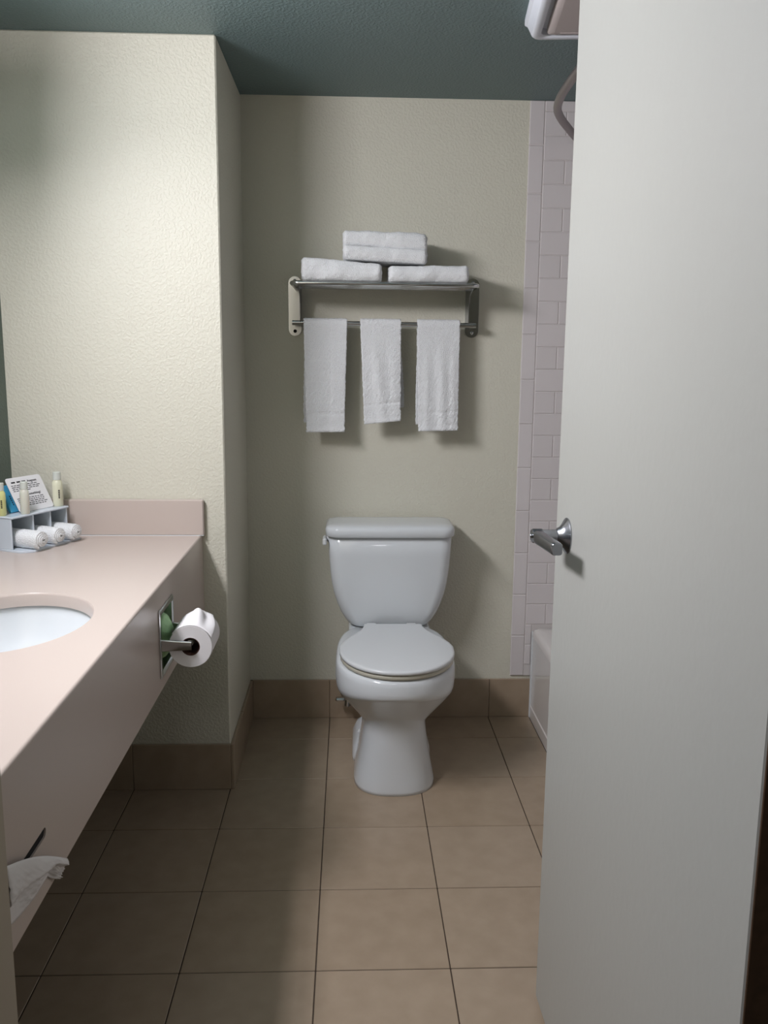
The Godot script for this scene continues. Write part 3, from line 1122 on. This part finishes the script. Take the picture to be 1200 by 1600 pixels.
func light_fittings():
	var t := thing("vanity_light", "long fluorescent light fitting on the left wall above the counter, outside the frame", "wall light", P(-0.96, 1.92, 1.555))
	var g := Geo.new()
	span(g, XL, -0.985, 1.93, 2.065, 1.13, 1.98, 0.003)
	obj("housing", g, M["white fan plastic"], t)
	g = Geo.new()
	var rr := []
	for d in [1.146, 1.964]:
		var r := PackedVector3Array()
		for q in [[-0.984, 1.935], [-0.915, 1.935], [-0.902, 1.942], [-0.896, 1.955], [-0.896, 2.035], [-0.902, 2.048], [-0.915, 2.055], [-0.984, 2.055]]:
			r.append(P(q[0], q[1], d))
		rr.append(r)
	loft(g, rr)
	obj("diffuser", g, M["lamp diffuser"], t)
	for d in [1.138, 1.972]:
		g = Geo.new()
		span(g, -0.986, -0.880, 1.912, 2.10, d - 0.008, d + 0.008, 0.003)
		obj("end_cap", g, M["satin chrome"], t)
	var h := thing("hall_fill_fitting", "dim square fill light added in the unseen hall behind the camera", "fill light", P(-0.1, 2.18, -0.6))  # fitting added to go with the hall fill, out of view
	g = Geo.new()
	span(g, -0.25, 0.05, 2.20, HC, -0.75, -0.45, 0.006)
	obj("housing", g, M["white fan plastic"], h)
	g = Geo.new()
	span(g, -0.235, 0.035, 2.18, 2.20, -0.735, -0.465, 0.006)
	obj("diffuser", g, M["lamp diffuser"], h)

# ---------------------------------------------------------------- amenities in the counter corner
func amenities():
	# tray axes: u runs along its front, w points out of its front
	var u := P(0.42, 0, 0.9075).normalized()
	var w := P(0.9075, 0, -0.42).normalized()
	var b := Basis(u, Vector3.UP, u.cross(Vector3.UP))
	var fs := P(-0.9325, 0, 2.372)        # near front corner of the shelf
	var L := 0.218
	var top := 0.925
	var t := thing("amenity_tray", "white acrylic amenity stand with three bays in the counter corner", "amenity stand", fs + Vector3(0, CY, 0))
	var blk := func(g: Geo, s: float, out: float, y: float, size: Vector3, r: float):   # size: along, up, outward
		block(g, fs + u * s + w * out + Vector3(0, y, 0), size, r, b)
	var at := func(s: float, out: float, y: float) -> Vector3:
		return fs + u * s + w * out + Vector3(0, y, 0)
	var g := Geo.new()
	var br := []
	for q in [[CY + 0.0003, 0.0], [CY + 0.0050, 0.0], [CY + 0.0062, 0.0012]]:   # base with its near front corner cut off
		var r := PackedVector3Array()
		for c in [[0.0, -0.072], [0.0, 0.045], [0.022, 0.069], [L, 0.060], [L, -0.066]]:
			r.append(at.call(c[0] + (q[1] if c[0] < 0.1 else -q[1]), c[1] - (q[1] if c[1] > 0 else -q[1]), q[0]))
		br.append(r)
	loft(g, br, [1])
	obj("base_plate", g, M["tray acrylic"], t)
	g = Geo.new()
	blk.call(g, L / 2, -0.024, top - 0.003, Vector3(L, 0.006, 0.088), 0.002)
	obj("shelf", g, M["tray acrylic"], t)
	for s in [0.004, 0.084, 0.150, 0.214]:
		g = Geo.new()
		blk.call(g, s, -0.026, (CY + 0.006 + top - 0.006) / 2, Vector3(0.005, top - CY - 0.012, 0.080), 0.0012)
		obj("divider", g, M["tray acrylic"], t)
	# rolled washcloths, one to a bay
	var rolls := [[0.046, 0.078, 0.0262], [0.118, 0.074, 0.0245], [0.183, 0.076, 0.0240]]
	for i in 3:
		var q = rolls[i]
		var gg := Geo.new()
		var a: Vector3 = at.call(q[0], q[1] - 0.142, CY + 0.0068 + q[2])
		roll(gg, a, w, u, 0.142, q[2], 80 + i)
		tag(obj("rolled_washcloth", gg, M["white terry"]), ["tightly rolled white washcloth nearest the camera in the amenity stand", "tightly rolled white washcloth between two others in the amenity stand", "tightly rolled white washcloth farthest back, beside the backsplash"][i], "washcloth", "rolled washcloths under the amenity stand")
	# leaning notice card
	var c0: Vector3 = at.call(0.060, -0.009, top + 0.001)
	var c1: Vector3 = at.call(0.190, -0.009, top + 0.001)
	var cu := (c1 - c0).normalized()
	var up := (Vector3(0, 0.094, 0) + P(-0.046, 0, 0.019)).normalized()
	var cn := cu.cross(up).normalized()
	if cn.dot(w) < 0:
		cn = -cn
	var cw := c0.distance_to(c1)
	var chh := 0.104
	var cb := Basis(cu, up, cu.cross(up))
	var card := thing("notice_card", "white printed notice card leaning on the amenity stand", "card", (c0 + c1) / 2)
	g = Geo.new()
	var rr := []
	for o in [-0.0006, 0.0006]:
		var r := PackedVector3Array()
		for q in rrect(cw, chh, 0.008, 4):
			r.append((c0 + c1) / 2 + up * (chh / 2 + q.y) + cu * q.x + cn * o)
		rr.append(r)
	loft(g, rr)
	obj("sheet", g, M["card stock"], card)
	var put := func(x: float, y: float, o: float) -> Vector3:
		return (c0 + c1) / 2 + cu * x + up * y + cn * o
	print_text(card, "Program", put.call(0.027, 0.0885, 0.0009), cu, up, 0.0085)
	print_text(card, "Something?", put.call(0.016, 0.0500, 0.0009), cu, up, 0.0085)
	g = Geo.new()
	var rng := RandomNumberGenerator.new()
	rng.seed = 77
	var dash := func(x: float, y: float, len: float, hh: float):
		block(g, put.call(x, y, 0.0008), Vector3(len, hh, 0.0004), 0.0, cb)
	for x in [-0.042, -0.022, -0.004]:
		dash.call(x, 0.0895, 0.014, 0.0042)
	for row in [0.0800, 0.0745, 0.0690, 0.0635, 0.0400, 0.0345, 0.0290, 0.0235, 0.0180]:
		var x := -0.054
		while x < 0.050:
			var len := rng.randf_range(0.005, 0.014)
			if x + len < (0.052 if row != 0.0635 else 0.015):
				dash.call(x + len / 2, row, len, 0.0020)
			x += len + 0.003
	var pr := obj("printed_lines", g, M["black print"], card)
	pr.set_meta("kind", "stuff")
	# bottles
	bottle(at.call(0.2035, -0.006, top), 0.0145, 0.100, "cream lotion", "small cream lotion bottle with clear cap at the far end of the stand", true, cu)
	bottle(at.call(0.062, 0.008, top), 0.0125, 0.090, "clear bottle plastic", "small cloudy clear bottle standing in front of the notice card", false, cu)
	bottle(at.call(0.012, -0.030, top), 0.0150, 0.090, "yellow gel", "small pale yellow bottle cut by the left edge of the picture", true, cu)
	var bc: Vector3 = at.call(0.074, -0.030, top + 0.001)
	var bx := thing("blue_carton", "small bright blue carton leaning behind the notice card", "carton", bc)
	g = Geo.new()
	block(g, bc + up * 0.0405 - cn * 0.002, Vector3(0.052, 0.081, 0.011), 0.0012, cb)
	obj("box", g, M["blue carton"], bx)
	g = Geo.new()
	for k in 5:
		block(g, bc + up * (0.022 + 0.0062 * k) - cu * 0.008 + cn * 0.0036, Vector3(0.0034, 0.0042, 0.0006), 0.0, cb)
	obj("print", g, M["black print"], bx).set_meta("kind", "stuff")

func print_text(parent: Node3D, s: String, at: Vector3, x: Vector3, y: Vector3, h: float):
	var tm := TextMesh.new()
	tm.text = s
	tm.font_size = 64
	tm.pixel_size = h / 64.0
	tm.depth = 0.0004
	var f := SystemFont.new()
	f.font_names = PackedStringArray(["Droid Sans"])
	f.font_weight = 700
	tm.font = f
	var o := MeshInstance3D.new()
	o.name = "heading"
	o.mesh = tm
	o.material_override = M["black print"]
	var z := x.cross(y).normalized()
	o.transform = Transform3D(Basis(x, y, z), at - origin_of(parent))
	parent.add_child(o, true)

func bottle(at: Vector3, r: float, h: float, m: String, label: String, marked: bool, cu: Vector3):
	var t := thing("toiletry_bottle", label, "bottle", at, "toiletry bottles on the amenity stand")
	var g := Geo.new()
	lathe(g, at, Vector3.UP, [[r * 0.86, 0.0], [r, 0.003], [r, h * 0.60], [r * 0.97, h * 0.68], [r * 0.8, h * 0.74], [r * 0.70, h * 0.765], [r * 0.70, h * 0.775]], 28)
	obj("body", g, M[m], t)
	g = Geo.new()
	lathe(g, at, Vector3.UP, [[r * 0.78, h * 0.775], [r * 0.78, h * 0.985], [r * 0.72, h]], 24, [1])
	obj("cap", g, M["frosted cap"], t)
	if marked:
		g = Geo.new()
		var n := P(0.55, 0, -0.84).normalized()
		var s := Vector3.UP.cross(n)
		for k in 5:
			block(g, at + n * (r + 0.0001) + Vector3(0, h * (0.26 + 0.052 * k), 0), Vector3(0.0042, h * 0.034, 0.0008), 0.0, Basis(s, Vector3.UP, n))
		obj("print", g, M["black print"], t).set_meta("kind", "stuff")

func roll(g: Geo, a: Vector3, axis: Vector3, side: Vector3, len: float, R: float, sd: int):
	# a strip wound in a spiral, extruded along the axis, ends slightly domed, with a loose tail on top of the outer turn
	var f := fuzz(sd, 170.0)
	var turns := 3.6
	var rings := []
	var m := 26
	for i in m + 1:
		var s := float(i) / m
		var out := PackedVector3Array()
		var inn := PackedVector3Array()
		var e := minf(s, 1 - s) * len
		var shrink := 1.0 if e > 0.006 else lerpf(0.93, 1.0, e / 0.006)
		var th := 0.0056
		var K := 120
		for j in K + 1:
			var q := float(j) / K
			var ang := -PI * 0.62 + TAU * turns * (q - 1.0)
			var rad := lerpf(0.0035, R - th * 0.5, q)
			var dir := side * cos(ang) + Vector3.UP * sin(ang)
			var c := a + axis * (len * s + (1 - q) * 0.006 * (1 if s > 0.5 else -1))
			var nz := f.get_noise_3dv(c + dir * rad) * 0.0012 if j > K * 0.7 else 0.0
			var hang := maxf(0.0, q - 0.955) / 0.045
			var t2 := th * (1.0 - 0.25 * hang)
			var drop := Vector3.DOWN * hang * 0.002 - side * hang * 0.003
			out.append(c + dir * (rad + t2 / 2 + nz) * shrink + drop)
			inn.append(c + dir * (rad - t2 / 2) * shrink + drop)
		inn.reverse()
		out.append_array(inn)
		rings.append(out)
	loft(g, rings, [], false, false, true, true)

# ---------------------------------------------------------------- toilet paper
func paper_holder():
	var t := thing("toilet_paper_holder", "recessed chrome toilet paper holder set in the counter apron", "paper holder", P(CX, 0.605, 2.066))
	var d0 := 1.986
	var d1 := 2.146
	var y0 := 0.605
	var y1 := 0.772
	# frame round the opening
	var g := Geo.new()
	var frame := func(inset: float, x: float) -> PackedVector3Array:
		var o := PackedVector3Array()
		for q in rrect(d1 - d0 - 2 * inset, y1 - y0 - 2 * inset, 0.004, 2):
			o.append(P(x, (y0 + y1) / 2 + q.y, (d0 + d1) / 2 + q.x))
		return o
	loft(g, [frame.call(0.0, CX + 0.0005), frame.call(0.0, CX + 0.003), frame.call(0.003, CX + 0.0045), frame.call(0.013, CX + 0.0045), frame.call(0.016, CX + 0.002), frame.call(0.016, CX - 0.03), frame.call(0.0145, CX - 0.03), frame.call(0.0145, CX + 0.0005)], [1, 2, 4, 5, 6, 7], true)
	obj("frame", g, M["chrome"], t)
	# rounded pan behind it
	g = Geo.new()
	var rings := []
	for i in 2:
		var r := PackedVector3Array()
		for k in 13:
			var a := PI * k / 12.0
			r.append(P(CX - 0.028 - 0.045 * sin(a), (y0 + y1) / 2 - 0.0675 * cos(a), d0 + 0.0165 if i == 0 else d1 - 0.0165))
		for k in range(12, -1, -1):
			var a := PI * k / 12.0
			r.append(P(CX - 0.030 - 0.048 * sin(a), (y0 + y1) / 2 - 0.0695 * cos(a), d0 + 0.0165 if i == 0 else d1 - 0.0165))
		rings.append(r)
	loft(g, rings, [], false, false)
	obj("recess_pan", g, M["satin chrome"], t)
	for s in [0, 1]:
		g = Geo.new()
		var d := d0 + 0.010 if s == 0 else d1 - 0.010
		var ar := []
		for q in [[CX + 0.001, 0.030], [CX + 0.02, 0.026], [CX + 0.058, 0.0215], [CX + 0.0745, 0.0205]]:
			var r := PackedVector3Array()
			for c in rrect(0.009, q[1], 0.002, 2):
				r.append(P(q[0], 0.686 + c.y, d + c.x))
			ar.append(r)
		loft(g, ar)
		obj("arm", g, M["chrome"], t)
	g = Geo.new()
	tube(g, [P(CX + 0.0665, 0.686, d0 + 0.012), P(CX + 0.0665, 0.686, d1 - 0.012)], 0.008, 16)
	obj("spindle", g, M["cream plastic"], t)
	# the roll on the arms
	var rx := CX + 0.0695
	var ry := 0.680
	var r0 := d0 + 0.019
	var r1 := d1 - 0.019
	var tp := thing("toilet_paper_roll", "white toilet paper roll on the chrome holder with its loose end folded to a point", "toilet paper", P(rx, ry - 0.051, (r0 + r1) / 2))
	g = Geo.new()
	lathe(g, P(rx, ry, r0), P(0, 0, 1), [[0.0225, 0.0], [0.0505, 0.0], [0.0515, 0.001], [0.0515, r1 - r0 - 0.001], [0.0505, r1 - r0], [0.0225, r1 - r0]], 48, [0, 1, 2, 3, 4, 5], true)
	obj("paper", g, M["toilet paper"], tp)
	g = Geo.new()
	lathe(g, P(rx, ry, r0 + 0.0005), P(0, 0, 1), [[0.0222, 0.0], [0.0208, 0.0], [0.0208, r1 - r0 - 0.001], [0.0222, r1 - r0 - 0.001]], 36, [0, 1, 2, 3], true)
	obj("core", g, M["cardboard core"], tp)
	# loose sheet wrapped over the top, ending in a raised triangle
	g = Geo.new()
	var sheet := []
	for i in 41:
		var s := i / 40.0
		var ang := lerpf(2.5, 0.62, s)       # from behind, over the top, to a free hem on the room side
		var r := PackedVector3Array()
		for k in 26:
			var q := -1.0 + 2.0 * k / 12.0 if k < 13 else 1.0 - 2.0 * (k - 13) / 12.0
			var a2 := ang + 0.22 * q * smoothstep(0.5, 1.0, s)
			var tent := 0.024 * exp(-pow((a2 - 1.42 - 0.15 * q) / 0.27, 2.0)) * clampf(1.0 - absf(q - 0.1) * 0.95, 0.0, 1.0)
			var hem := 0.0095 * smoothstep(0.72, 1.0, s) * (0.55 + 0.45 * cos(q * 2.4))
			var rad := 0.0519 + tent + hem + (0.0013 if k < 13 else 0.0)
			r.append(P(rx + rad * cos(a2), ry + rad * sin(a2), (r0 + r1) / 2 + q * (r1 - r0) / 2 * 0.995))
		sheet.append(r)
	loft(g, sheet, [], false, false, false, true)
	obj("loose_sheet", g, M["toilet paper"], tp)
	# green lump added for the green tone in the chrome recess
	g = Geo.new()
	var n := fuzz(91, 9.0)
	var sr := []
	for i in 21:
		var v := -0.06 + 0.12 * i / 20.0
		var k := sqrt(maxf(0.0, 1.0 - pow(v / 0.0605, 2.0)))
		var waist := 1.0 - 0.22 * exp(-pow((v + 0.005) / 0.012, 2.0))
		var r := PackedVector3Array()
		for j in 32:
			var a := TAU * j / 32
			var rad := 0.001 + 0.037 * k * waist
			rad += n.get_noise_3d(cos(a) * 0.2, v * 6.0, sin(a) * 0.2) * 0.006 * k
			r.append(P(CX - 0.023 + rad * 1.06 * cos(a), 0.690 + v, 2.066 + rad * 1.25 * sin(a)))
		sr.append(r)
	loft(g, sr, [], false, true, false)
	tag(obj("green_lump", g, M["bumpy green"]), "light green lump added in the recess behind the toilet paper roll", "green lump")

# ---------------------------------------------------------------- tissue hanging from the apron slot
func tissue():
	var g := Geo.new()
	var n := fuzz(17, 12.0)
	var rings := []
	var low := [[0.0, 0.628], [0.30, 0.612], [0.48, 0.605], [0.56, 0.602], [0.80, 0.601], [0.88, 0.585], [1.0, 0.568]]
	var m := 30
	var rows := 22
	for j in m + 1:
		var s := float(j) / m
		var k := 0
		while k < low.size() - 2 and low[k + 1][0] < s:
			k += 1
		var yb := lerpf(low[k][1], low[k + 1][1], (s - low[k][0]) / (low[k + 1][0] - low[k][0]))
		var yt := 0.722 - 0.121 * s + 0.009 * sin(PI * s)
		var front := PackedVector3Array()
		var rear := PackedVector3Array()
		for i in rows + 1:
			var v := float(i) / rows
			var d := lerpf(1.026 + 0.216 * s, 1.018 + 0.222 * s, v)
			var y := lerpf(yt, yb, v)
			var off := 0.004 + 0.013 * sin(PI * minf(1.0, 0.25 + v * 0.75)) + 0.003 * s * s
			off += 0.005 * sin(s * 11.0 + v * 3.0) * v + n.get_noise_2d(s * 14, v * 9) * 0.006 * v
			off -= 0.008 * smoothstep(0.52, 0.58, v + 0.25 * s - 0.05)      # the lower ply sits back behind a fold
			off += 0.008 * exp(-pow((s - 0.84 - 0.05 * v) / 0.05, 2.0)) * v
			off = maxf(off, 0.0018)
			front.append(P(CX + off + 0.0009, y, d))
			rear.append(P(CX + off, y, d))
		rear.reverse()
		front.append_array(rear)
		rings.append(front)
	loft(g, rings, [], false, true, false, true)
	tag(obj("tissue", g, M["tissue sheet"]), "white facial tissue pulled out of the slot in the counter apron at lower left", "tissue")
